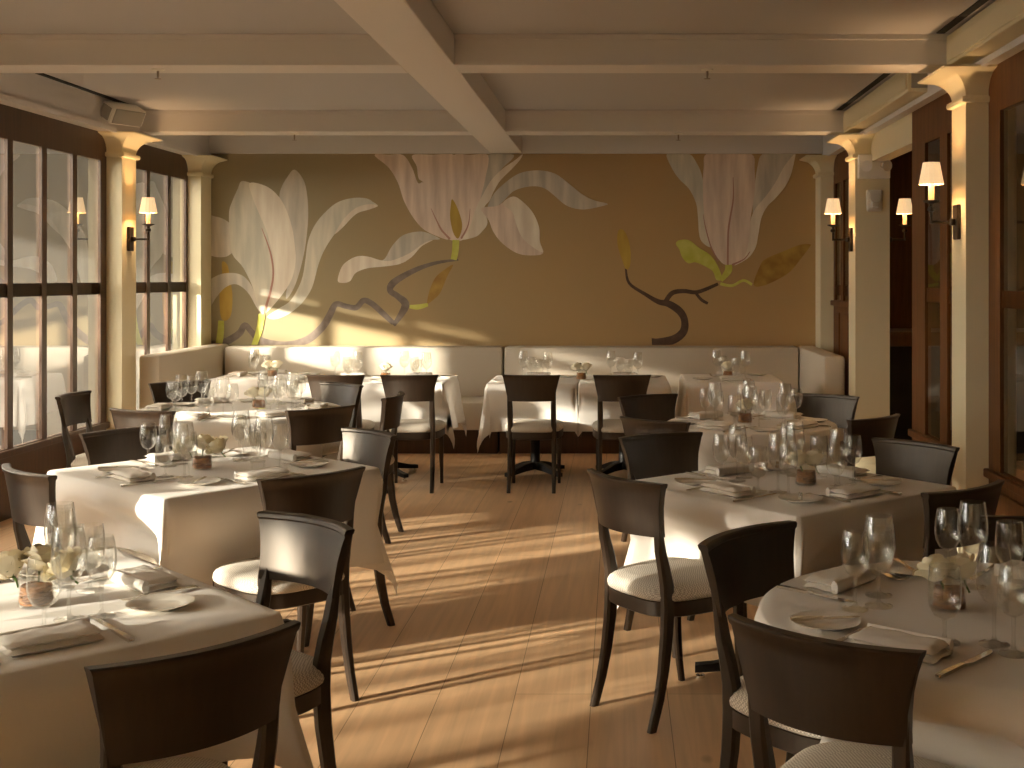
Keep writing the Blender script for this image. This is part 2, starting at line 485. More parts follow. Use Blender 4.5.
# loose leaves added outside, unseen, to block and break up the low sun
rh = random.Random(5)
bm = bmesh.new()
for k in range(9000):
    zz = rh.random() ** 1.25 * 2.35
    c = Vector((-7.6 + rh.uniform(-.3, .3), rh.uniform(-13, 7.0), zz - 0.10))
    if k % 3 == 0: c = Vector((c.x, rh.uniform(-13, 0.2), rh.uniform(0.3, 1.95)))
    if k % 3 == 1: c = Vector((c.x, rh.uniform(-4.8, -2.1), rh.uniform(0.9, 2.55)))
    if k % 5 == 2: c = Vector((c.x, rh.uniform(4.5, 9.2), rh.uniform(0.2, 1.85)))
    a = rh.uniform(0, PI); b = rh.uniform(-1, 1); s = rh.uniform(.07, .13)
    u = Vector((math.cos(a), math.sin(a), 0.3 * b)) * s; v = Vector((-math.sin(a) * b, math.cos(a) * b, 1)).normalized() * s * .6
    bm.faces.new([bm.verts.new(c - u), bm.verts.new(c - v), bm.verts.new(c + u), bm.verts.new(c + v)])
hd = obj('sun_leaf_screen', bm, M['sun_leaf_screen']); hd['kind'] = 'stuff'
tag(hd, 'added leafy screen outside the windows that breaks up the low sun', 'sun_leaf_screen')

# ------------------------------------------------------------------ mural
mural = thing('mural', 'wall mural of giant white magnolia blossoms on brown ground above the banquette', 'mural', (0, YW, 0.92))
def clip_z(p): return (max(-3.835, min(1.865, p[0])), max(0.93, min(2.728, p[1])))
layer = 0
def paint(name, pts, m):
    global layer
    layer += 1
    y = -0.0015 - 0.00012 * layer
    bm = bmesh.new()
    out = []
    for p in pts:
        q = clip_z(p)
        if not out or (abs(q[0] - out[-1][0]) + abs(q[1] - out[-1][1])) > 1e-4: out.append(q)
    if abs(out[0][0] - out[-1][0]) + abs(out[0][1] - out[-1][1]) < 1e-4: out.pop()
    vs = [bm.verts.new((x, y, z - 0.92)) for x, z in out]
    es = [bm.edges.new((vs[i], vs[(i + 1) % len(vs)])) for i in range(len(vs))]
    bmesh.ops.triangle_fill(bm, use_beauty=True, use_dissolve=False, edges=es, normal=(0, -1, 0))
    for fc in bm.faces:
        if fc.normal.y > 0: fc.normal_flip()
    me = bpy.data.meshes.new(name); bm.to_mesh(me); bm.free(); me.materials.append(m)
    return link(name, me, mural)
def brush(name, pts, wd, m):
    c = crom([(p[0], p[1], w) for p, w in zip(pts, wd)], 5, False)
    L, Rr = [], []
    for i, p in enumerate(c):
        a = c[max(0, i - 1)]; b = c[min(len(c) - 1, i + 1)]
        dx, dz = b[0] - a[0], b[1] - a[1]; l = math.hypot(dx, dz) or 1
        k = p[2] * 0.5
        L.append((p[0] - dz / l * k, p[1] + dx / l * k)); Rr.append((p[0] + dz / l * k, p[1] - dx / l * k))
    global layer
    layer += 1
    y = -0.0015 - 0.00012 * layer
    bm = bmesh.new()
    va = [bm.verts.new((q[0], y, q[1] - 0.92)) for q in map(clip_z, L)]
    vb = [bm.verts.new((q[0], y, q[1] - 0.92)) for q in map(clip_z, Rr)]
    for i in range(len(va) - 1): bm.faces.new((va[i], vb[i], vb[i + 1], va[i + 1]))
    return obj(name, bm, m, mural)
MURAL_SHAPES = [
 ('petal', 'grey', [(-3.048,2.581),(-2.968,2.496),(-2.931,2.373),(-2.916,2.177),(-2.931,1.956),(-2.968,1.735),(-3.041,1.49),(-3.127,1.368),(-3.09,1.662),(-3.102,1.907),(-3.151,2.152),(-3.188,2.324),(-3.164,2.422),(-3.115,2.508)]),
 ('petal', 'grey', [(-3.872,2.123),(-3.789,2.138),(-3.691,2.103),(-3.63,2.03),(-3.593,1.858),(-3.666,1.772),(-3.752,1.755),(-3.838,1.772),(-3.872,1.797)]),
 ('bud', 'ochre', [(-3.728,1.711),(-3.679,1.686),(-3.654,1.564),(-3.63,1.392),(-3.642,1.22),(-3.691,1.159),(-3.74,1.196),(-3.752,1.392),(-3.728,1.588)]),
 ('petal', 'grey', [(-3.872,1.49),(-3.789,1.576),(-3.666,1.608),(-3.544,1.588),(-3.458,1.502),(-3.416,1.392),(-3.372,1.25),(-3.409,1.294),(-3.47,1.404),(-3.544,1.478),(-3.617,1.502),(-3.703,1.466),(-3.789,1.368),(-3.872,1.25)]),
 ('petal', 'green', [(-3.544,2.471),(-3.446,2.451),(-3.372,2.422),(-3.348,2.275),(-3.311,2.03),(-3.254,1.784),(-3.237,1.613),(-3.262,1.441),(-3.323,1.269),(-3.348,1.216),(-3.397,1.319),(-3.446,1.49),(-3.532,1.662),(-3.63,1.784),(-3.654,1.956),(-3.662,2.177),(-3.63,2.287),(-3.581,2.397)]),
 ('petal', 'white', [(-3.47,2.451),(-3.335,2.434),(-3.225,2.361),(-3.139,2.238),(-3.073,2.054),(-3.048,1.907),(-3.034,1.735),(-3.066,1.564),(-3.151,1.417),(-3.274,1.269),(-3.318,1.245),(-3.262,1.441),(-3.237,1.613),(-3.254,1.784),(-3.311,2.005),(-3.384,2.177),(-3.433,2.299)]),
 ('petal', 'green', [(-3.303,1.196),(-3.2,1.269),(-3.078,1.355),(-2.98,1.539),(-2.943,1.735),(-2.918,1.907),(-2.857,2.054),(-2.759,2.177),(-2.636,2.275),(-2.489,2.314),(-2.367,2.309),(-2.305,2.275),(-2.261,2.238),(-2.342,2.206),(-2.44,2.189),(-2.538,2.123),(-2.661,1.981),(-2.759,1.833),(-2.82,1.686),(-2.882,1.466),(-2.98,1.319),(-3.102,1.22),(-3.225,1.171)]),
 ('petal', 'white', [(-2.261,2.238),(-2.342,2.255),(-2.465,2.221),(-2.575,2.123),(-2.666,1.976),(-2.592,2.035),(-2.465,2.162),(-2.342,2.204)]),
 ('petal', 'grey', [(-1.234,2.718),(-0.979,2.718),(-1.111,2.568),(-1.187,2.417),(-1.271,2.229),(-1.309,2.134),(-1.337,2.247),(-1.281,2.483)]),
 ('petal', 'pink', [(-2.293,2.717),(-2.16,2.6),(-2.072,2.456),(-2.017,2.291),(-1.94,2.147),(-1.84,2.026),(-1.719,1.96),(-1.597,1.922),(-1.675,2.015),(-1.73,2.169),(-1.752,2.324),(-1.829,2.456),(-1.884,2.456),(-1.94,2.6),(-2.023,2.717),(-2.16,2.721)]),
 ('petal', 'pink', [(-1.935,2.717),(-1.741,2.721),(-1.538,2.717),(-1.542,2.5),(-1.564,2.324),(-1.575,2.125),(-1.516,1.931),(-1.586,1.922),(-1.664,2.004),(-1.73,2.158),(-1.763,2.346),(-1.829,2.456),(-1.878,2.5),(-1.895,2.611)]),
 ('petal', 'pink', [(-1.544,2.718),(-1.394,2.718),(-1.224,2.718),(-1.252,2.483),(-1.309,2.247),(-1.347,2.059),(-1.394,1.956),(-1.46,1.918),(-1.516,1.918),(-1.563,2.059),(-1.591,2.247),(-1.563,2.483)]),
 ('petal', 'white', [(-0.974,2.666),(-0.899,2.726),(-0.919,2.677),(-0.996,2.589),(-1.107,2.478),(-1.173,2.368),(-1.206,2.291),(-1.261,2.214),(-1.228,2.081),(-1.283,1.993),(-1.35,1.944),(-1.482,1.922),(-1.405,2.015),(-1.338,2.214),(-1.283,2.324),(-1.195,2.478),(-1.085,2.589)]),
 ('petal', 'grey', [(-1.228,2.209),(-1.173,2.346),(-1.063,2.456),(-0.952,2.534),(-0.842,2.567),(-0.709,2.571),(-0.577,2.534),(-0.445,2.434),(-0.334,2.346),(-0.224,2.291),(-0.096,2.258),(-0.18,2.229),(-0.312,2.205),(-0.423,2.218),(-0.511,2.258),(-0.599,2.335),(-0.687,2.401),(-0.776,2.423),(-0.886,2.412),(-0.996,2.368),(-1.107,2.258)]),
 ('petal', 'pink', [(-1.288,2.214),(-1.151,2.236),(-1.085,2.269),(-0.985,2.328),(-0.886,2.269),(-0.798,2.169),(-0.743,2.037),(-0.736,1.905),(-0.705,1.794),(-0.82,1.772),(-0.952,1.794),(-1.085,1.883),(-1.173,1.993),(-1.217,2.103)]),
 ('petal', 'white', [(-1.085,2.262),(-0.985,2.328),(-0.886,2.269),(-0.798,2.169),(-0.743,2.037),(-0.736,1.905),(-0.709,1.803),(-0.815,1.86),(-0.908,1.949),(-0.963,2.081),(-0.996,2.18)]),
 ('petal', 'grey', [(-1.675,1.927),(-1.785,1.982),(-1.884,1.997),(-2.028,1.96),(-2.127,1.86),(-2.182,1.761),(-2.215,1.728),(-2.293,1.684),(-2.204,1.668),(-2.05,1.695),(-1.94,1.761),(-1.851,1.86),(-1.763,1.916)]),
 ('petal', 'white', [(-2.134,1.724),(-2.237,1.728),(-2.348,1.761),(-2.447,1.766),(-2.535,1.728),(-2.602,1.662),(-2.639,1.54),(-2.602,1.514),(-2.524,1.529),(-2.469,1.607),(-2.359,1.651),(-2.204,1.668),(-2.05,1.693),(-1.94,1.759),(-1.851,1.856),(-1.741,1.918),(-1.829,1.887),(-1.962,1.794)]),
 ('stamen', 'ochre', [(-1.56,2.302),(-1.509,2.214),(-1.469,2.081),(-1.476,1.993),(-1.509,1.931),(-1.553,1.993),(-1.58,2.125),(-1.575,2.236)]),
 ('leaf', 'brown', [(-1.553,1.684),(-1.608,1.574),(-1.675,1.419),(-1.741,1.353),(-1.796,1.32),(-1.774,1.441),(-1.719,1.563),(-1.631,1.64)]),
 ('petal', 'grey', [(1.358,2.725),(1.515,2.729),(1.665,2.729),(1.588,2.6),(1.478,2.434),(1.368,2.287),(1.272,2.149),(1.285,2.398),(1.312,2.6)]),
 ('petal', 'green', [(0.458,2.725),(0.568,2.729),(0.678,2.725),(0.743,2.637),(0.789,2.526),(0.825,2.306),(0.825,2.159),(0.844,2.03),(0.875,1.855),(0.789,1.901),(0.761,1.993),(0.752,2.14),(0.733,2.269),(0.669,2.398),(0.577,2.49),(0.504,2.6)]),
 ('petal', 'pink', [(0.831,2.725),(1.037,2.732),(1.261,2.725),(1.285,2.581),(1.29,2.434),(1.276,2.287),(1.248,2.122),(1.239,1.938),(1.202,1.773),(1.11,1.695),(1.037,1.681),(0.972,1.708),(0.89,1.828),(0.834,1.993),(0.807,2.214),(0.798,2.434),(0.807,2.6)]),
 ('petal', 'white', [(1.665,2.729),(1.658,2.655),(1.625,2.526),(1.57,2.416),(1.478,2.306),(1.404,2.232),(1.349,2.122),(1.322,1.975),(1.294,1.846),(1.221,1.745),(1.092,1.677),(1.193,1.763),(1.235,1.938),(1.248,2.103),(1.294,2.214),(1.386,2.324),(1.478,2.453),(1.57,2.618)]),
 ('leaf', 'lime', [(0.544,1.883),(0.577,1.916),(0.669,1.916),(0.761,1.846),(0.871,1.773),(0.945,1.662),(0.978,1.552),(0.926,1.543),(0.89,1.625),(0.798,1.681),(0.724,1.708),(0.66,1.699),(0.605,1.754),(0.577,1.828)]),
 ('leaf', 'brown', [(1.809,1.877),(1.717,1.874),(1.551,1.809),(1.386,1.736),(1.331,1.662),(1.276,1.497),(1.368,1.488),(1.515,1.552),(1.625,1.625),(1.717,1.736),(1.8,1.846)]),
 ('bud', 'ochre', [(0.005,2.007),(0.051,2.011),(0.097,1.924),(0.119,1.796),(0.11,1.667),(0.073,1.645),(0.042,1.722),(0.005,1.832),(-0.008,1.924)]),
]
MURAL_STROKES = [
 ('branch', 'bark', [(-3.872,0.931),(-3.715,0.951),(-3.568,1.036),(-3.514,1.117),(-3.446,1.049),(-3.348,0.963),(-3.127,0.926),(-2.931,0.975),(-2.784,1.098),(-2.71,1.22),(-2.656,1.314),(-2.563,1.294),(-2.465,1.282),(-2.396,1.348),(-2.318,1.319),(-2.22,1.233),(-2.117,1.137)], [0.074,0.069,0.064,0.054,0.054,0.069,0.074,0.074,0.069,0.064,0.054,0.049,0.054,0.054,0.054,0.054,0.044]),
 ('branch', 'bark', [(-1.503,1.732),(-1.697,1.706),(-1.873,1.651),(-2.028,1.574),(-2.127,1.503),(-2.143,1.437),(-2.072,1.386),(-2.001,1.298),(-2.112,1.114)], [0.018,0.031,0.044,0.057,0.066,0.057,0.057,0.075,0.035]),
 ('branch', 'darkbark', [(0.073,1.649),(0.106,1.511),(0.254,1.409),(0.382,1.336),(0.474,1.318),(0.575,1.253),(0.625,1.17),(0.618,1.06),(0.529,0.983),(0.382,0.946),(0.318,0.94)], [0.018,0.026,0.033,0.048,0.063,0.07,0.066,0.074,0.081,0.092,0.11]),
 ('branch', 'darkbark', [(0.447,1.336),(0.511,1.419),(0.621,1.437),(0.75,1.428),(0.943,1.505)], [0.044,0.044,0.04,0.037,0.029]),
 ('branch', 'darkbark', [(0.732,1.419),(0.787,1.354),(0.846,1.321)], [0.026,0.029,0.026]),
 ('stem', 'lime', [(-3.353,1.22),(-3.377,1.073),(-3.426,0.921)], [0.064,0.059,0.054]),
 ('stem', 'lime', [(-3.735,1.159),(-3.74,1.049),(-3.755,0.946)], [0.054,0.064,0.064]),
 ('stem', 'lime', [(-1.525,1.918),(-1.531,1.816),(-1.547,1.732)], [0.066,0.062,0.057]),
 ('stem', 'lime', [(-1.962,1.291),(-1.884,1.287),(-1.789,1.309)], [0.031,0.049,0.031]),
 ('stem', 'lime', [(1.04,1.684),(1.037,1.625),(0.967,1.537)], [0.063,0.066,0.04]),
 ('stem', 'lime', [(0.963,1.506),(1.073,1.488),(1.18,1.537),(1.261,1.497)], [0.029,0.026,0.026,0.026]),
 ('vein', 'rose', [(-3.353,2.03),(-3.274,1.809),(-3.245,1.613),(-3.269,1.441),(-3.328,1.245)], [0.005,0.015,0.017,0.02,0.025]),
 ('vein', 'rose', [(-1.759,2.214),(-1.708,2.103),(-1.653,2.004),(-1.582,1.927)], [0.004,0.011,0.015,0.02]),
 ('vein', 'rose', [(-1.392,2.214),(-1.41,2.059),(-1.476,1.931)], [0.004,0.011,0.018]),
 ('vein', 'rose', [(1.083,2.508),(1.085,2.306),(1.055,2.122),(1.037,1.975),(1.033,1.684)], [0.006,0.013,0.017,0.017,0.018]),
 ('vein', 'rose', [(0.801,2.159),(0.825,2.03),(0.875,1.855),(0.945,1.717)], [0.004,0.009,0.011,0.015]),
 ('vein', 'rose', [(1.243,1.809),(1.184,1.736),(1.073,1.684)], [0.006,0.011,0.018]),
]

for n, c, p, w in MURAL_STROKES:
    if n == 'branch': brush(n, p, w, M['p_' + c])
for n, c, p in MURAL_SHAPES: paint(n, crom(p, 5), M['p_' + c])
for n, c, p, w in MURAL_STROKES:
    if n != 'branch': brush(n, p, w, M['p_' + c])

# ------------------------------------------------------------------ banquettes
def banquette(label, parts):
    x0, y0 = parts[0][2], parts[0][4]
    t = thing('banquette', label, 'banquette', (0, 0, 0), 0, 'pale banquettes along the mural wall')
    for name, m, *b in parts:
        bev = b[6] if len(b) > 6 else 0.02
        obj(name, B(*b[:6], bev=bev), M[m], t, smooth=30)
    return t
XS = -1.06
for a, b, lab in ((XL + 0.19, XS - 0.008, 'long pale upholstered banquette under the two left mural blossoms'),
                  (XS + 0.008, XR - 0.19, 'long pale upholstered banquette under the single right mural blossom')):
    banquette(lab, [('base', 'wood_dark', a, b, 10.66, YW - 0.01, 0.0, 0.22, 0.004),
                    ('seat_cushion', 'bench', a, b, 10.54, 11.10, 0.22, 0.47, 0.03),
                    ('back_cushion', 'bench', a, b, 11.07, 11.285, 0.44, 0.925, 0.03)])
banquette('short end of the pale banquette below the corner window', [
    ('base', 'wood_dark', XL + 0.01, XL + 0.45, 9.62, 10.50, 0.0, 0.22, 0.004),
    ('seat_cushion', 'bench', XL + 0.01, XL + 0.55, 9.58, 10.52, 0.22, 0.47, 0.03),
    ('back_cushion', 'bench', XL + 0.005, XL + 0.18, 9.56, YW - 0.02, 0.44, 0.945, 0.03)])
banquette('short end of the pale banquette against the panelled door', [
    ('base', 'wood_dark', XR - 0.42, XR - 0.01, 9.82, 10.50, 0.0, 0.22, 0.004),
    ('seat_cushion', 'bench', XR - 0.52, XR - 0.01, 9.80, 10.52, 0.22, 0.47, 0.03),
    ('back_cushion', 'bench', XR - 0.18, XR - 0.005, 9.78, YW - 0.02, 0.44, 0.925, 0.03)])

# ------------------------------------------------------------------ fixtures
def make_sconce():
    """local frame: wall at x = 0, the lamp stands out along +x; origin at the back plate's centre"""
    parts = []
    bm = B(0.0, 0.022, -0.045, 0.045, -0.095, 0.095, bev=0.006); parts.append(('back_plate', new_mesh('back_plate', bm, M['bronze']), None))
    bm = bmesh.new(); lathe(bm, [(0, -0.02), (0.016, -0.016), (0.02, 0), (0.016, 0.016), (0, 0.02)], 12, (0.035, 0, 0))
    tube(bm, [(0.03, 0, 0), (0.15, 0, 0)], 0.008, 8)
    tube(bm, [(0.15, 0, -0.008), (0.15, 0, 0.105)], 0.008, 8)
    lathe(bm, [(0, 0.055), (0.018, 0.06), (0.022, 0.07), (0.018, 0.082), (0, 0.086)], 12, (0.15, 0, 0))
    parts.append(('arm', new_mesh('arm', bm, M['bronze'], 40), None))
    bm = lathe(bmesh.new(), [(0, 0.098), (0.012, 0.10), (0.045, 0.112), (0.046, 0.118), (0.015, 0.118), (0, 0.118)], 20, (0.15, 0, 0))
    parts.append(('drip_cup', new_mesh('drip_cup', bm, M['bronze'], 40), None))
    bm = lathe(bmesh.new(), [(0, 0.118), (0.016, 0.118), (0.016, 0.215), (0, 0.217)], 16, (0.15, 0, 0))
    parts.append(('candle_sleeve', new_mesh('candle_sleeve', bm, M['candle'], 40), None))
    bm = bmesh.new()
    n = 28; lo = []; hi = []
    for i in range(n):
        a = 2 * PI * i / n; k = 1.0 + (0.03 if i % 2 else -0.03)
        lo.append(bm.verts.new((0.15 + 0.066 * k * math.cos(a), 0.066 * k * math.sin(a), 0.205)))
        hi.append(bm.verts.new((0.15 + 0.044 * k * math.cos(a), 0.044 * k * math.sin(a), 0.325)))
    for i in range(n): bm.faces.new((lo[i], lo[(i + 1) % n], hi[(i + 1) % n], hi[i]))
    parts.append(('lamp_shade', new_mesh('lamp_shade', bm, M['shade']), None))
    return Kit(parts)
SCONCE = make_sconce()
def sconce(label, x, y, rz):
    t = SCONCE.place('wall_sconce', label, 'wall lamp', (x, y, 1.865), rz, 'candle sconces on the columns')
    l = bpy.data.lights.new('sconce_bulb', 'POINT'); l.energy = 7.0; l.color = (1.0, 0.60, 0.28); l.shadow_soft_size = 0.025
    o = bpy.data.objects.new('sconce_bulb', l); o.location = (0.15, 0, 0.265); o.parent = t
    COL.objects.link(o)
sconce('candle sconce with pleated shade on the column between the windows', XL, 9.40, 0)
sconce('candle sconce on the side of the alarm column facing the mural', XR, 9.54, PI)
sconce('candle sconce in the dark opening behind the alarm column', XR + 0.27, 9.54, 0)
sconce('largest candle sconce, on the column beside the near glazed door', XR, 6.55, PI)

# emergency light and alarm strobe on the column
YC = 9.54 - 0.135
t = thing('emergency_light', 'cream twin-head emergency light high on the column by the opening', 'emergency light', (2.0, YC, 2.43))
obj('housing', B(-0.125, 0.125, -0.05, 0, -0.095, 0.095, bev=0.01), M['plastic'], t)
for sx, ax in ((-0.058, -0.25), (0.062, 0.35)):
    bm = lathe(bmesh.new(), [(0, 0), (0.02, 0.0), (0.024, 0.03), (0.042, 0.062), (0.044, 0.07), (0.04, 0.07)], 20)
    h = obj('lamp_head', bm, M['plastic'], t, 40, (sx, -0.05, 0.01), (R(100), 0, ax))
    obj('lamp_lens', lathe(bmesh.new(), [(0, 0.066), (0.04, 0.066)], 20), M['lens'], h)
t = thing('fire_alarm', 'cream fire alarm sounder with strobe below the emergency light', 'alarm', (2.005, YC, 2.165))
obj('back_plate', B(-0.062, 0.062, -0.035, 0, -0.085, 0.085, bev=0.012), M['plastic'], t)
obj('sounder', lathe(bmesh.new(), [(0, 0.0), (0.045, 0.0), (0.045, 0.012), (0.03, 0.018), (0, 0.018)], 20), M['china'], t, 40, (0, -0.035, 0.035), (R(90), 0, 0))
obj('strobe', B(-0.028, 0.028, -0.065, -0.035, -0.055, -0.015, bev=0.008), M['lens'], t)

# speaker above the window column
t = thing('speaker', 'small grey loudspeaker tilted down above the window column', 'speaker', (XL + 0.08, 9.02, 2.79), R(-28))
bm = B(-0.07, 0.07, -0.15, 0.15, -0.07, 0.07, bev=0.02)
s = obj('cabinet', bm, M['plastic'], t, 30, (0.04, 0, 0), (0, R(28), 0))
obj('grille', B(0.068, 0.078, -0.13, 0.13, -0.058, 0.058, bev=0.004), M['grille'], s)
obj('end_cap', B(-0.05, 0.05, -0.156, -0.149, -0.05, 0.05, bev=0.003), M['grille'], s)
obj('bracket', B(-0.09, -0.02, -0.03, 0.03, -0.02, 0.10, bev=0.004), M['bronze'], t)

# air slots and supply boxes along the ceiling edges
def slot(label, x, y0, y1):
    t = obj('air_slot', B(-0.022, 0.022, y0 - y1 + 0.0, 0, -0.006, -0.0005), M['slot'], None, None, (x, y1, ZC))
    tag(t, label, 'air vent', 'black ceiling air slots')
slot('thin black air slot in the ceiling above the window frames', XL + 0.05, 7.75, 9.35)
slot('black air slot in the ceiling above the alarm column', XR - 0.10, 7.7, 9.55)
slot('black air slot in the ceiling above the near glazed door', XR - 0.10, 4.6, 6.55)
def supply(label, y0, y1):
    t = thing('air_box', label, 'air vent', (XR + 0.02, (y0 + y1) / 2, 2.80), 0, 'cream air supply boxes')
    h = (y1 - y0) / 2
    obj('casing', B(-0.08, 0.08, -h, h, -0.085, 0.085, bev=0.006), M['cream'], t)
    obj('face_panel', B(-0.088, -0.08, -h + 0.03, h - 0.03, -0.065, 0.045, bev=0.003), M['cream'], t)
    obj('end_plate', B(-0.06, 0.06, -h - 0.008, -h, -0.06, 0.06, bev=0.003), M['grille'], t)
supply('long cream air supply box above the door opening', 7.45, 9.58)
supply('long cream air supply box above the near glazed door', 3.95, 6.58)

# sprinklers
def sprinkler(label, x, y, z):
    t = thing('sprinkler_head', label, 'sprinkler', (x, y, z), 0, 'ceiling sprinklers')
    obj('escutcheon', lathe(bmesh.new(), [(0.035, 0), (0.034, -0.006), (0.01, -0.010), (0, -0.010)], 16), M['plastic'], t, 40)
    bm = lathe(bmesh.new(), [(0.007, -0.01), (0.007, -0.04), (0.004, -0.042), (0.004, -0.05), (0.018, -0.052), (0.018, -0.055), (0, -0.055)], 12)
    obj('nozzle', bm, M['brass'], t, 40)
sprinkler('sprinkler under the near cross beam, over the window tables', -2.58, 6.73, ZB)
sprinkler('sprinkler under the far cross beam, above the first mural blossom', -2.62, 9.72, ZB)
sprinkler('sprinkler under the near cross beam, above the aisle', 0.50, 6.73, ZB)
sprinkler('sprinkler under the far cross beam, near the single mural blossom', 0.49, 9.72, ZB)

# low dark bar cabinet in the next room
t = thing('bar_cabinet', 'dark bar cabinet seen through the opening past the alarm column', 'cabinet', (3.2, 10.6, 0))
obj('body', B(-0.9, 0.9, -0.35, 0.35, 0, 0.98), M['slot'], t)
obj('counter', B(-0.95, 0.95, -0.42, 0.4, 0.98, 1.10, bev=0.01), M['wood'], t)

# ------------------------------------------------------------------ dining chair
def make_chair():
    parts = []
    # curved back panel: one closed profile per column, swept across
    zs = [0.675, 0.70, 0.74, 0.78, 0.82, 0.85, 0.856, 0.866, 0.870]
    def hw(z):
        for (z0, w0), (z1, w1) in zip(((0.66, .183), (0.72, .184), (0.78, .192), (0.82, .203), (0.87, .222)), ((0.72, .184), (0.78, .192), (0.82, .203), (0.87, .222), (0.88, .225))):
            if z <= z1: return w0 + (w1 - w0) * (z - z0) / (z1 - z0)
        return 0.222
    rings = []
    for k in range(17):
        u = -1 + 2 * k / 16.0
        ring = []
        for side in (1, -1):
            for z in (zs if side == 1 else zs[::-1]):
                th = 0.012 if z < 0.852 else 0.0165 if z < 0.868 else 0.012
                y = -0.268 + 0.048 * u * u + (0.87 - z) * 0.12 + side * th
                ring.append(Vector((u * hw(z), y, z)))
        rings.append(ring)
    bm = loft(bmesh.new(), rings, True)
    parts.append(('backrest', new_mesh('backrest', bm, M['espresso'], 35), None))
    for s in (-1, 1):
        path = [(.725, -.208, .020, .008), (.69, -.203, .034, .020), (.665, -.199, .038, .026), (.62, -.192, .040, .034), (.56, -.176, .041, .042), (.50, -.163, .040, .047), (.42, -.160, .038, .048),
                (.32, -.166, .036, .045), (.20, -.182, .033, .040), (.10, -.204, .030, .036), (0, -.236, .028, .032)]
        bm = loft(bmesh.new(), [rect8(s * (.186 - w / 2), y, z, w, d) for z, y, w, d in path[::-1]], True)
        parts.append(('leg', new_mesh('leg', bm, M['espresso'], 40), None))
    for s in (-1, 1):
        path = [(.44, .165, .038, .038), (.34, .166, .036, .036), (.20, .172, .031, .031), (.08, .184, .026, .026), (0, .196, .024, .024)]
        bm = loft(bmesh.new(), [rect8(s * .182, y, z, w, d) for z, y, w, d in path[::-1]], True)
        parts.append(('leg', new_mesh('leg', bm, M['espresso'], 40), None))
    def outline(sc, z, n=44):
        out = []
        for i in range(n):
            a = 2 * PI * i / n
            c, s = math.cos(a), math.sin(a)
            e = 2 / 3.4
            y = 0.215 * math.copysign(abs(s) ** e, s)
            x = 0.222 * math.copysign(abs(c) ** e, c) * (1 + 0.42 * y)
            out.append(Vector((x * sc, y * sc, z)))
        return out
    bm = loft(bmesh.new(), [outline(.95, .385), outline(.985, .39), outline(.985, .438), outline(.96, .442)], True)
    parts.append(('seat_frame', new_mesh('seat_frame', bm, M['espresso'], 40), None))
    bm = loft(bmesh.new(), [outline(.97, .441), outline(1.0, .447), outline(1.01, .458), outline(1.0, .470), outline(.965, .483), outline(.88, .493), outline(.7, .500), outline(.4, .505), outline(.1, .506)], True)
    parts.append(('seat_cushion', new_mesh('seat_cushion', bm, M['fabric'], 60), None))
    for pt in parts:
        for v in pt[1].vertices: v.co.x *= 0.955; v.co.z *= 0.985
    return Kit(parts)
CHAIR = make_chair()

# ------------------------------------------------------------------ glasses, cutlery, china, flowers
def glass_kit(foot_r, stem_h, bowl, th=0.0013):
    out = [(0, 0), (foot_r, 0), (foot_r, 0.0025), (foot_r * .5, 0.005), (0.006, 0.011), (0.0042, 0.02), (0.004, stem_h * .7), (0.0055, stem_h)]
    st = lathe(bmesh.new(), out + [(0.0, stem_h + 0.001)], 20)
    ou = [(0.0, stem_h)] + [(r, stem_h + z) for r, z in bowl]
    inn = [(max(r - th, 0.0005), stem_h + z + th) for r, z in bowl][::-1]
    inn[0] = (bowl[-1][0] - th, stem_h + bowl[-1][1])
    bo = lathe(bmesh.new(), ou + inn + [(0.0, stem_h + 0.004)], 28)
    return Kit([('bowl', new_mesh('bowl', bo, M['glass'], 50), None), ('stem', new_mesh('stem', st, M['stem_glass'], 50), None)])
WINE = glass_kit(.034, .085, [(.010, .003), (.024, .012), (.035, .032), (.0395, .058), (.0385, .085), (.035, .112), (.0315, .135)])
GOBLET = glass_kit(.034, .050, [(.010, .003), (.024, .011), (.034, .030), (.037, .055), (.0365, .08), (.0345, .105), (.033, .118)])

SMALL_WINE = glass_kit(.032, .078, [(.010, .003), (.022, .011), (.031, .028), (.0345, .050), (.0335, .074), (.030, .098), (.027, .112)])

def make_knife(L, wd):
    bm = bmesh.new()
    loft(bm, [rect8(0, y, 0, w, h, .3) for y, w, h in ()] or [[Vector((x, y, z + .004)) for x, z in ((-w, -h), (w, -h), (w, h), (-w, h))] for y, w, h in
              ((-L * .5, .003, .002), (-L * .49, .0065, .0035), (-L * .30, .0068, .0038), (-L * .08, .0045, .003), (-L * .04, .0055, .0032), (-L * .03, .0045, .0022))], True)
    h = new_mesh('handle', bm, M['silver'], 40)
    bm = loft(bmesh.new(), [[Vector((x, y, z + .004)) for x, z in ((-a, -t), (b, -t), (b, t), (-a, t))] for y, a, b, t in
              ((-L * .03, .004, .004, .0015), (L * .05, .005, wd, .0012), (L * .35, .006, wd, .001), (L * .46, .006, wd * .55, .0008), (L * .5, .006, -.004, .0006))], True)
    return Kit([('blade', new_mesh('blade', bm, M['silver'], 40), None), ('handle', h, None)])
KNIFE = make_knife(.235, .0095)
SPREADER = make_knife(.165, .0085)
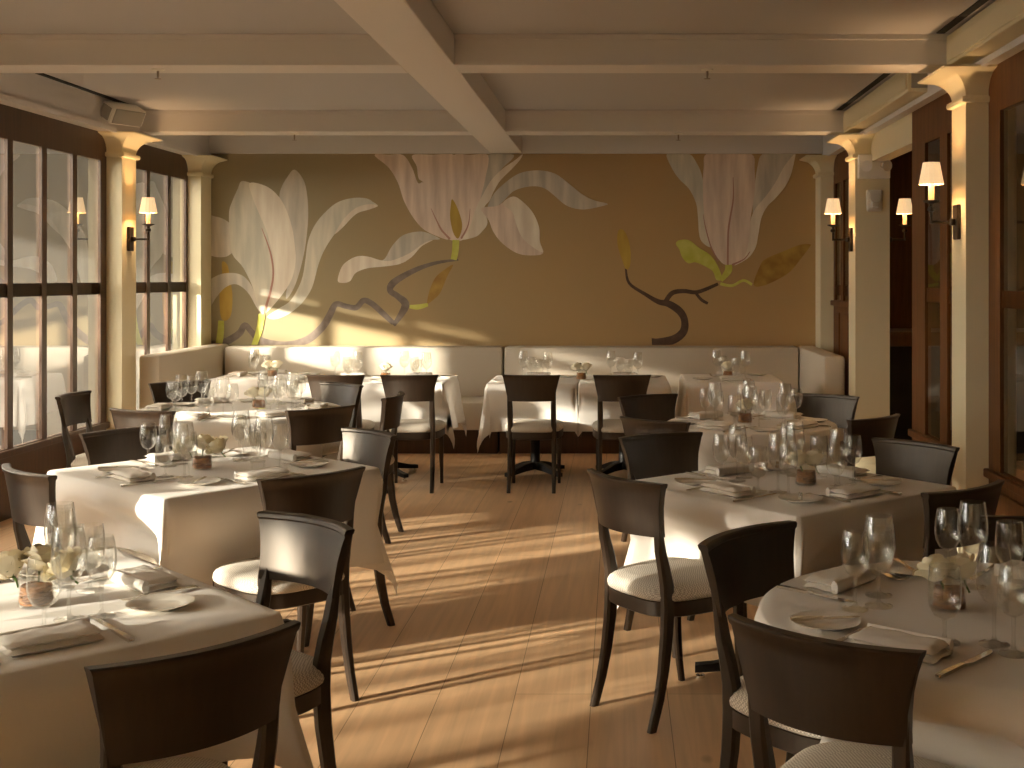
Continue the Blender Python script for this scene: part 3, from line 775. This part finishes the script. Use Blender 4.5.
def make_fork():
    L = .20
    bm = loft(bmesh.new(), [[Vector((x, y, z + c)) for x, z in ((-w, -h), (w, -h), (w, h), (-w, h))] for y, w, h, c in
              ((-L * .5, .007, .0015, .004), (-L * .47, .009, .002, .004), (-L * .2, .005, .002, .006), (L * .08, .003, .002, .010), (L * .16, .006, .0015, .010), (L * .22, .0115, .0012, .008), (L * .28, .012, .0012, .006))], True)
    hd = new_mesh('handle', bm, M['silver'], 40)
    bm = bmesh.new()
    for k in range(4):
        x = (k - 1.5) * .0066
        loft(bm, [[Vector((x + dx, y, z + c)) for dx, z in ((-w, -.001), (w, -.001), (w, .001), (-w, .001))] for y, w, c in ((L * .275, .0022, .006), (L * .38, .0018, .005), (L * .5, .0008, .009))], True)
    return Kit([('handle', hd, None), ('tines', new_mesh('tines', bm, M['silver'], 40), None)])
FORK = make_fork()

PLATE = new_mesh('bread_plate', lathe(bmesh.new(), [(0, .001), (.045, 0), (.05, .002), (.078, .011), (.080, .013), (.077, .013), (.05, .005), (.046, .0035), (0, .0035)], 40), M['china'], 30)

def make_napkin():
    L, Wd = .100, .050
    parts = []
    def slab(z0, z1, sx, sy, ox, seed):
        rnd = random.Random(seed)
        bm = bmesh.new()
        nx, ny = 14, 8
        def P(u, v, top):
            x, y = u * L * sx + ox, v * Wd * sy
            e = max(abs(u), abs(v)); r = max(0, (e - .82) / .18)
            h = (z1 - z0) / 2
            z = (z0 + h) + (h * math.sqrt(max(0, 1 - r * r)) if top else -h * math.sqrt(max(0, 1 - r * r)) * (1 if r > 0 else 1))
            if top: z += .0018 * math.sin(7 * u + seed) * math.cos(5 * v + seed)
            return (x, y, z)
        g = {}
        for t in (0, 1):
            for i in range(nx + 1):
                for j in range(ny + 1):
                    ed = i in (0, nx) or j in (0, ny)
                    if t == 0 and ed: g[0, i, j] = None; continue
                    g[t, i, j] = bm.verts.new(P(-1 + 2 * i / nx, -1 + 2 * j / ny, t == 1))
        for i in range(nx + 1):
            for j in range(ny + 1):
                if g[0, i, j] is None: g[0, i, j] = g[1, i, j]
        for t in (0, 1):
            for i in range(nx):
                for j in range(ny):
                    q = [g[t, i, j], g[t, i + 1, j], g[t, i + 1, j + 1], g[t, i, j + 1]]
                    bm.faces.new(q if t else q[::-1])
        return bm
    bm = slab(0, .017, 1, 1, 0, 1)
    for b2 in (slab(.015, .032, .985, .96, -.002, 3),):
        me = bpy.data.meshes.new('tmp'); b2.to_mesh(me); b2.free(); bm.from_mesh(me); bpy.data.meshes.remove(me)
    me = new_mesh('napkin', bm, M['napkin'], 60)
    roll = loft(bmesh.new(), [[Vector((x, Wd * .93 + .010 * math.cos(a), 0.0185 + .0165 * math.sin(a))) for a in [2 * PI * k / 10 for k in range(10)]] for x in (-L * .97, -L * .5, 0, L * .5, L * .97)], True)
    return Kit([('folded_square', me, None), ('rolled_edge', new_mesh('rolled_edge', roll, M['napkin'], 60), None)])
NAPKIN = make_napkin()

def make_rose(seed):
    rnd = random.Random(seed)
    bm = bmesh.new()
    # nested cupped petals: every layer a shell of a ball, the outer ones open at the lip
    for n, r, f1, flare, zo in ((2, .012, 40, .0, .008), (3, .019, 42, .0, .006), (4, .026, 52, .06, .003), (5, .032, 66, .50, .0), (5, .036, 84, .95, -.003)):
        off = rnd.random() * 6
        for k in range(n):
            a0 = off + 2 * PI * k / n; span = 2 * PI / n * .68
            grid = []
            for i in range(9):
                v = i / 8.0
                ph = R(170 - (170 - f1) * v)
                row = []
                for j in range(9):
                    u = -1 + j / 4.0
                    lip = v - .16 * v * u * u
                    ph2 = R(170 - (170 - f1) * lip)
                    rr = r * math.sin(ph2) * (1 + .05 * u * u) + flare * r * max(0, v - .62) ** 1.5 * 2.2 + .0012 * u
                    z = r * math.cos(ph2) * 1.10 + zo - flare * .010 * max(0, v - .7)
                    w = span * min(1, .55 + v * 1.2) * (1 - .25 * max(0, v - .7) / .3)
                    a = a0 + u * w * .92
                    row.append(bm.verts.new((rr * math.cos(a), rr * math.sin(a), z + .018)))
                grid.append(row)
            for i in range(8):
                for j in range(8): bm.faces.new((grid[i][j], grid[i][j + 1], grid[i + 1][j + 1], grid[i + 1][j]))
    bl = new_mesh('bloom', bm, M['rose'], 60)
    bm = tube(bmesh.new(), [(0, 0, -.012), (.004, .002, -.035), (.002, .0, -.055)], .003, 6)
    for k in range(3):
        a = k * 2.1 + rnd.random()
        c, s = math.cos(a), math.sin(a)
        q = [bm.verts.new(p) for p in ((.004 * c, .004 * s, -.012), (.020 * c - .007 * s, .020 * s + .007 * c, -.012), (.033 * c, .033 * s, -.016), (.020 * c + .007 * s, .020 * s - .007 * c, -.012))]
        bm.faces.new(q)
    return Kit([('bloom', bl, None), ('stem', new_mesh('stem', bm, M['leaf']), None)])
ROSES = [make_rose(3), make_rose(11)]

def make_vase():
    r, h = .041, .082
    gl = lathe(bmesh.new(), [(0, 0), (r - .004, 0), (r, .004), (r, h), (r - .002, h), (r - .002, .006), (0, .006)], 28)
    bm = bmesh.new()
    for k in range(4):                                   # coiled bundle of brown twigs inside the glass
        rr = r - .0045 - k * .0012
        for q in range(4):
            z = .012 + .0105 * k + q * .0008
            pts = [(rr * math.cos(a), rr * math.sin(a), z + .004 * math.sin(2 * a + k * 2.1 + q)) for a in [q * 1.3 + 2 * PI * i / 18 * .97 for i in range(19)]]
            if q == 0 or k == 3 or q == 2: tube(bm, pts, .0034, 6)
    lathe(bm, [(0, .007), (r - .010, .007), (r - .010, .050), (0, .054)], 16)
    return Kit([('glass', new_mesh('glass', gl, M['glass'], 40), None), ('twig_coil', new_mesh('twig_coil', bm, M['twig'], 40), None)])
VASE = make_vase()

# ------------------------------------------------------------------ tables, cloths and everything on them
ZT = 0.76
TABLES = {
 # key: (phrase, shape, centre, half sizes, rotation, hem drop)
 'L1': ('front left table', 'rect', (-1.49, 2.87), (.49, .49), 45, .34),
 'L2': ('second left table', 'rect', (-1.69, 5.03), (.49, .49), 48, .38),
 'L3': ('round third left table', 'round', (-2.31, 7.29), (.62, .62), 20, .38),
 'L4': ('corner bench table', 'rect', (-2.87, 9.78), (.36, .36), 0, .36),
 'N':  ('left bench table', 'rect', (-1.87, 9.47), (.55, .39), 0, .36),
 'M1': ('middle bench table', 'rect', (-.653, 9.47), (.345, .39), 0, .37),
 'M2': ('middle bench table', 'rect', (.045, 9.47), (.345, .39), 0, .37),
 'R4': ('right bench table', 'rect', (.90, 9.62), (.38, .38), 0, .37),
 'R1': ('front right table', 'round', (.88, 2.86), (.54, .54), 0, .36),
 'R2': ('second right table', 'rect', (.66, 4.66), (.46, .46), 40, .40),
 'R3': ('round third right table', 'round', (.73, 6.62), (.47, .47), 0, .40),
}
# chairs: table, which place, back-rail centre, facing direction
CH = [
 ('L1', 'near-right', (-.795, 2.30), (-.70, .70)), ('L1', 'far-right', (-.90, 3.50), (-.63, -.775)),
 ('L2', 'near-left', (-2.18, 4.40), (.68, .74)), ('L2', 'near-right', (-1.09, 4.32), (-.69, .72)),
 ('L2', 'far-right', (-1.13, 5.51), (-.72, -.69)), ('L2', 'far-left', (-2.30, 5.58), (.76, -.65)),
 ('L3', 'window-side', (-3.33, 7.30), (1, 0)), ('L3', 'near window-side', (-2.55, 6.40), (.35, .92)), ('L3', 'near aisle-side', (-1.60, 6.50), (-.72, .69)),
 ('L3', 'aisle-side', (-1.34, 7.22), (-1, .05)), ('L3', 'far aisle-side', (-1.83, 8.00), (-.60, -.75)), ('L3', 'far window-side', (-2.98, 8.15), (.65, -.75)),
 ('N', 'aisle-end', (-1.515, 8.70), (0, 1)), ('N', 'window-end', (-2.05, 8.70), (0, 1)),
 ('M1', 'left', (-.63, 8.70), (.02, 1)), ('M2', 'right', (.03, 8.70), (-.02, 1)),
 ('R1', 'near-left', (.395, 2.37), (.60, .80)), ('R1', 'far-left', (.35, 3.33), (.74, -.67)), ('R1', 'far-right', (1.27, 3.47), (-.45, -.89)),
 ('R2', 'near-left', (.013, 4.25), (.79, .62)), ('R2', 'far-left', (.185, 5.40), (.47, -.88)), ('R2', 'far-right', (1.28, 5.14), (-.74, -.67)), ('R2', 'near-right', (1.18, 4.04), (-.62, .79)),
 ('R3', 'far-left', (.17, 7.20), (.55, -.84)), ('R3', 'near-left', (.17, 5.96), (.63, .77)), ('R3', 'far-right', (1.26, 7.23), (-.57, -.82)), ('R3', 'near-right', (1.31, 6.07), (-.68, .73)),
]
CHAIR_LOOK = {
 ('L1', 'near-right'): 'dark wood dining chair, back to camera, at the front left table',
 ('L1', 'far-right'): 'dark chair with sunlit backrest on the aisle corner of the front left table',
 ('L2', 'near-left'): 'dark chair with grey sheen on its back, between the window and two left tables',
 ('L2', 'near-right'): 'dark chair with checked seat on the near aisle side of the second left table',
 ('L2', 'far-right'): 'dark chair with sunlit curved back beyond the second left table',
 ('L2', 'far-left'): 'dark chair on the far window side of the second left table',
 ('L3', 'window-side'): 'dark chair standing sideways against the window frame',
 ('L3', 'near window-side'): 'dark chair back in front of the round third left table, nearer the window',
 ('L3', 'near aisle-side'): 'dark chair back in front of the round third left table, nearer the aisle',
 ('L3', 'aisle-side'): 'dark chair turned edge-on at the aisle side of the round left table',
 ('L3', 'far aisle-side'): 'dark chair behind the round left table, before the left bench table',
 ('L3', 'far window-side'): 'dark chair behind the round left table, beside the window column',
 ('N', 'aisle-end'): 'dark chair at the aisle end of the left bench table',
 ('N', 'window-end'): 'dark chair at the window end of the left bench table',
 ('M1', 'left'): 'left one of two dark chairs facing the middle bench table',
 ('M2', 'right'): 'right one of two dark chairs facing the middle bench table',
 ('R1', 'near-left'): 'largest dark chair, back to camera, at the front right table',
 ('R1', 'far-left'): 'dark chair on the aisle side between front and second right tables',
 ('R1', 'far-right'): 'dark chair at the photo edge beyond the front right table',
 ('R2', 'near-left'): 'dark chair with full pale seat and legs showing beside the aisle floor',
 ('R2', 'far-left'): 'dark chair beyond the second right table on the aisle side',
 ('R2', 'far-right'): 'dark chair beyond the second right table before the sconce column',
 ('R2', 'near-right'): 'dark chair on the door side of the second right table, near the glazed door',
 ('R3', 'far-left'): 'dark chair on the far aisle side of the round third right table',
 ('R3', 'near-left'): 'dark chair on the near aisle side of the round third right table',
 ('R3', 'far-right'): 'dark chair beyond the round third right table before the alarm column',
 ('R3', 'near-right'): 'dark chair on the near door side of the round third right table',
}
PLACED = []
for k, seat, P, f in CH:
    fv = Vector((f[0], f[1], 0)).normalized()
    o = Vector((P[0], P[1], 0)) + fv * .238
    rz = math.atan2(fv.y, fv.x) - PI / 2
    CHAIR.place('dining_chair', CHAIR_LOOK[k, seat], 'chair', o, rz, 'dark wood dining chairs')
    PLACED.append((o, fv))

def perimeter(shape, half, drop, step=0.03):
    """(x, y, outward angle, hem length, cornerness, arc length)"""
    out = []; s = 0.0
    if shape == 'round':
        n = 150
        for i in range(n):
            a = 2 * PI * i / n
            out.append((half[0] * math.cos(a), half[1] * math.sin(a), a, drop, 0.0, half[0] * a))
        return out
    r = .028; hx, hy = half[0] - r, half[1] - r
    for q, (cx, cy) in enumerate(((hx, hy), (-hx, hy), (-hx, -hy), (hx, -hy))):
        a0 = q * PI / 2
        for i in range(15):                              # the corner: the cloth's own corner hangs as a fold
            ph = PI / 2 * i / 14.0
            L = drop / max(math.cos(ph), math.sin(ph), .7072)
            out.append((cx + r * math.cos(a0 + ph), cy + r * math.sin(a0 + ph), a0 + ph, L, math.sin(2 * ph), s)); s += r * PI / 28
        ln = 2 * (hx if q % 2 == 0 else hy)
        n = max(4, int(ln / step)); d = Vector((-math.sin(a0 + PI / 2 - PI / 2), 0, 0))
        ax, ay = -math.sin(a0 + PI / 2 - 0) , math.cos(a0 + PI / 2 - 0)
        for i in range(1, n):
            t = ln * i / n
            out.append((cx + r * math.cos(a0 + PI / 2) + ax * t, cy + r * math.sin(a0 + PI / 2) + ay * t, a0 + PI / 2, drop, 0.0, s + t))
        s += ln
    return out

LIMITS = {'M1': (-1.14, -.308), 'M2': (-.304, .46), 'R4': (.47, 1.335), 'N': (-2.45, -1.16), 'L4': (-3.275, -2.46)}
def make_cloth(key, shape, c, half, rot, drop, seed):
    rnd = random.Random(seed)
    pr = perimeter(shape, half, drop)
    ph1, ph2, ph3 = rnd.random() * 6, rnd.random() * 6, rnd.random() * 6
    ca, sa = math.cos(R(rot)), math.sin(R(rot))
    chairs = [(o, f) for o, f in PLACED if (o - Vector((c[0], c[1], 0))).length < 1.25]
    bm = bmesh.new()
    def put(x, y, z):
        X, Y = c[0] + ca * x - sa * y, c[1] + sa * x + ca * y
        if z < ZT - .02:
            for o, f in chairs:
                dx, dy = X - o.x, Y - o.y
                ly = dx * f.x + dy * f.y; lx = abs(-dx * f.y + dy * f.x)
                lim = .245
                if lx < .52 and -.3 < ly < lim:
                    k = min(1, max(0, ZT - .05 - z) / .18) * (1 if lx < .25 else max(0, 1 - (lx - .25) / .27))
                    k = k * k * (3 - 2 * k)
                    X += f.x * (lim - ly) * k; Y += f.y * (lim - ly) * k
        if key in LIMITS: X = max(LIMITS[key][0], min(LIMITS[key][1], X))
        return bm.verts.new((X - c[0], Y - c[1], z))
    rows = []
    for sc, dz in ((.25, 0), (.55, 0), (.8, 0), (.93, 0), (.985, 0)):
        rows.append([put(x * sc, y * sc, ZT) for x, y, *_ in pr])
    rows.append([put(x, y, ZT - .004) for x, y, *_ in pr])
    NT = 14
    for i in range(1, NT + 1):
        t = i / NT
        row = []
        for x, y, a, L, cn, s in pr:
            d = L * (t ** .8)
            if cn > 0:
                e = math.radians(90) * 0
                fold = .07 * cn ** 2 * t - .035 * (math.sin(PI * cn) if cn < .75 else 0) * t
                o = .012 + .02 * t + fold
            else:
                w = .016 if shape == 'rect' else .034
                o = .012 + .035 * t + w * t * (math.sin(s * (26 if shape == 'round' else 19) + ph1) + .6 * math.sin(s * 11.3 + ph2)) + .008 * t * math.sin(s * 41 + ph3)
            o = min(o, .012 + .010 * i) if i < 3 else o
            row.append(put(x + math.cos(a) * o, y + math.sin(a) * o, ZT - .004 - max(.006, d)))
        rows.append(row)
    cv = bm.verts.new((0, 0, ZT))
    n = len(pr)
    for j in range(n): bm.faces.new((cv, rows[0][j], rows[0][(j + 1) % n]))
    for a, b in zip(rows, rows[1:]):
        for j in range(n): bm.faces.new((a[j], b[j], b[(j + 1) % n], a[(j + 1) % n]))
    o = obj('tablecloth', bm, M['linen'], None, 70, (c[0], c[1], 0))
    return o

def make_table(shape, half, rot, turn=PI / 4):
    parts = []
    if shape == 'round':
        bm = lathe(bmesh.new(), [(0, .725), (half[0] - .02, .725), (half[0] - .012, .735), (half[0] - .012, .75), (0, .752)], 40)
    else:
        bm = B(-half[0] + .012, half[0] - .012, -half[1] + .012, half[1] - .012, .725, .752, bev=.005)
    parts.append(('tabletop', new_mesh('tabletop', bm, M['espresso'], 40), None))
    bm = lathe(bmesh.new(), [(0, .06), (.05, .06), (.055, .09), (.038, .12), (.036, .68), (.10, .71), (.10, .726), (0, .726)], 20)
    parts.append(('pedestal', new_mesh('pedestal', bm, M['iron'], 40), None))
    L = min(.36, min(half) - .05)
    for k in range(4):
        a = k * PI / 2 + turn
        dx, dy = math.cos(a), math.sin(a)
        def rg(r, z, w, h): return [Vector((dx * r - dy * u * w, dy * r + dx * u * w, z + v * h)) for u, v in ((-1, -1), (1, -1), (1, 1), (-1, 1))]
        bm = loft(bmesh.new(), [rg(.02, .085, .026, .03), rg(.12, .075, .024, .026), rg(L * .8, .045, .02, .016), rg(L, .038, .022, .014)], True)
        parts.append(('foot', new_mesh('foot', bm, M['iron'], 40), None))
        bm = lathe(bmesh.new(), [(0, 0), (.018, 0), (.018, .01), (.007, .012), (.007, .03), (0, .03)], 12, (dx * (L - .02), dy * (L - .02), 0))
        parts.append(('glide', new_mesh('glide', bm, M['silver'], 40), len(parts) - 1))
    return Kit(parts)

i = 0
for key, (ph, shape, c, half, rot, drop) in TABLES.items():
    i += 1
    side = ', left half' if key == 'M1' else ', right half' if key == 'M2' else ''
    k = make_table(shape, half, rot, 0 if key == 'L2' else PI / 4)
    k.place('pedestal_table', 'black pedestal dining table under the white cloth of the ' + ph + side, 'table', (c[0], c[1], 0), R(rot), 'pedestal dining tables')
    cl = make_cloth(key, shape, c, half, rot, drop, 40 + i)
    tag(cl, 'white linen tablecloth hanging over the ' + ph + side, 'tablecloth', 'white tablecloths')

ZP = ZT + .0008
def setting(key, place, c, ang, edge, near, wine=True):
    """one place at a table; ang = direction from the table centre towards the diner"""
    ph = TABLES[key][0]
    o = Vector((math.cos(ang), math.sin(ang), 0)); f = -o; r = Vector((f.y, -f.x, 0))
    base = Vector((c[0], c[1], 0)) + o * edge
    at = lambda rr, ff, z=ZP: Vector((base.x, base.y, z)) + r * rr + f * ff
    rz = math.atan2(f.y, f.x) - PI / 2
    jt = lambda a: (random.random() - .5) * a
    where = '%s place of the %s' % (place, ph)
    NAPKIN.place('napkin', 'folded white napkin at the ' + where, 'napkin', at(jt(.02), .125), rz + jt(.12), 'napkins on the ' + ph)
    KNIFE.place('table_knife', 'silver table knife beside the napkin, %s' % where, 'knife', at(.135 + jt(.01), .14), rz + jt(.1), 'knives on the ' + ph)
    if near:
        FORK.place('table_fork', 'silver fork beside the napkin, %s' % where, 'fork', at(-.135 + jt(.01), .145), rz + jt(.1), 'forks on the ' + ph)
    p = link('bread_plate', PLATE, None, at(-.235, .19), (0, 0, 0))
    tag(p, 'small white bread plate at the ' + where, 'plate', 'bread plates on the ' + ph)
    if near and key != 'L1':
        SPREADER.place('butter_knife', 'butter knife lying across the bread plate, %s' % where, 'knife', at(-.235, .19, ZP + .0125), rz - .75 + jt(.2), 'butter knives on the ' + ph)
    WINE.place('wine_glass', 'tall clear wine glass at the ' + where, 'glass', at(.11 + jt(.02), .30 + jt(.02)), 0, 'wine glasses on the ' + ph)
    if key in ('L1', 'L2', 'L3', 'R1', 'R2', 'R3'):
        SMALL_WINE.place('white_wine_glass', 'medium slim wine glass at the ' + where, 'glass', at(.175 + jt(.02), .275 + jt(.015)), 0, 'slim wine glasses on the ' + ph)
    GOBLET.place('water_goblet', 'short clear water goblet at the ' + where, 'glass', at(.035 + jt(.02), .255 + jt(.02)), 0, 'water goblets on the ' + ph)

def flowers(key, x, y, n, a0=0.0, lift=0.0):
    ph = TABLES[key][0]
    VASE.place('glass_vase', 'short glass vase with coiled brown twigs on the ' + ph, 'vase', (x, y, ZP), a0, 'centrepiece vases')
    names = {1: ('only',), 2: ('left', 'right'), 3: ('left', 'middle', 'right')}[n]
    for k, nm in enumerate(names):
        u = (k - (n - 1) / 2) * .066
        dx, dy = u * math.cos(a0), u * math.sin(a0)
        if n == 3 and k == 1: dy += .022; 
        t = ROSES[k % 2].place('rose', '%s cream rose in the vase on the %s' % (nm, ph), 'flower', (x + dx, y + dy, ZP + .092 + (.012 if nm == 'middle' else 0)), k * 1.7 + a0, 'cream roses on the ' + ph)
        t.rotation_euler = (-.25 if nm != 'middle' else .1, u * 9, k * 1.7)

D = R
setting('L1', 'near-right', TABLES['L1'][2], D(-45), .49, True)
setting('L1', 'far-right', TABLES['L1'][2], D(45), .49, True)
setting('L1', 'far-left', TABLES['L1'][2], D(135), .49, True)
setting('L1', 'near-left', TABLES['L1'][2], D(225), .49, True)
for nm, a in (('near-right', -42), ('far-right', 48), ('far-left', 138), ('near-left', 228)): setting('L2', nm, TABLES['L2'][2], D(a), .49, True)
for nm, a in (('near-right', -50), ('far-right', 40), ('far-left', 130), ('near-left', 220)): setting('R2', nm, TABLES['R2'][2], D(a), .46, True)
for nm, a in (('near-left', -132), ('far-left', 138), ('far-right', 55), ('near-right', -42)): setting('R1', nm, TABLES['R1'][2], D(a), .53, True)
for nm, a in (('near-left', -131), ('far-left', 134), ('far-right', 49), ('near-right', -43)): setting('R3', nm, TABLES['R3'][2], D(a), .46, False)
for nm, a in (('window-side', 180), ('near window-side', 255), ('near aisle-side', -47), ('aisle-side', 0), ('far aisle-side', 56), ('far window-side', 128)):
    setting('L3', nm, TABLES['L3'][2], D(a), .61, False)
for nm, dx, a, e in (('chair-side window-end', -.27, -90, .39), ('chair-side aisle-end', .27, -90, .39), ('bench-side window-end', -.27, 90, .39), ('bench-side aisle-end', .27, 90, .39)):
    c = TABLES['N'][2]; setting('N', nm, (c[0] + dx, c[1]), D(a), e, False)
for kk, dx in (('M1', 'left'), ('M2', 'right')):
    for nm, a in (('chair-side ' + dx, -90), ('bench-side ' + dx, 90)): setting(kk, nm, TABLES[kk][2], D(a), .39, False)
for nm, a in (('chair-side', -90), ('bench-side', 90)): setting('R4', nm, TABLES['R4'][2], D(a), .38, False)
for nm, a in (('window-side', 180), ('bench-side', 90)): setting('L4', nm, TABLES['L4'][2], D(a), .36, False)

flowers('L1', -1.42, 2.93, 3, .1)
flowers('L2', -1.74, 5.02, 3, .1)
flowers('L3', -2.20, 7.35, 2, .1)
flowers('L4', -2.80, 9.72, 2)
flowers('N', -1.83, 9.45, 1)
flowers('M2', -.29, 9.45, 2)
flowers('R4', .88, 9.62, 1)
flowers('R1', .80, 2.90, 2, .15)
flowers('R2', .73, 4.66, 2, .2)
flowers('R3', .70, 6.62, 1)

for k, v in LABELS.items():
    if len(v) > 1: print('SAME LABEL', k, v)
    if not 4 <= len(k.split()) <= 16: print('LABEL LENGTH', k)
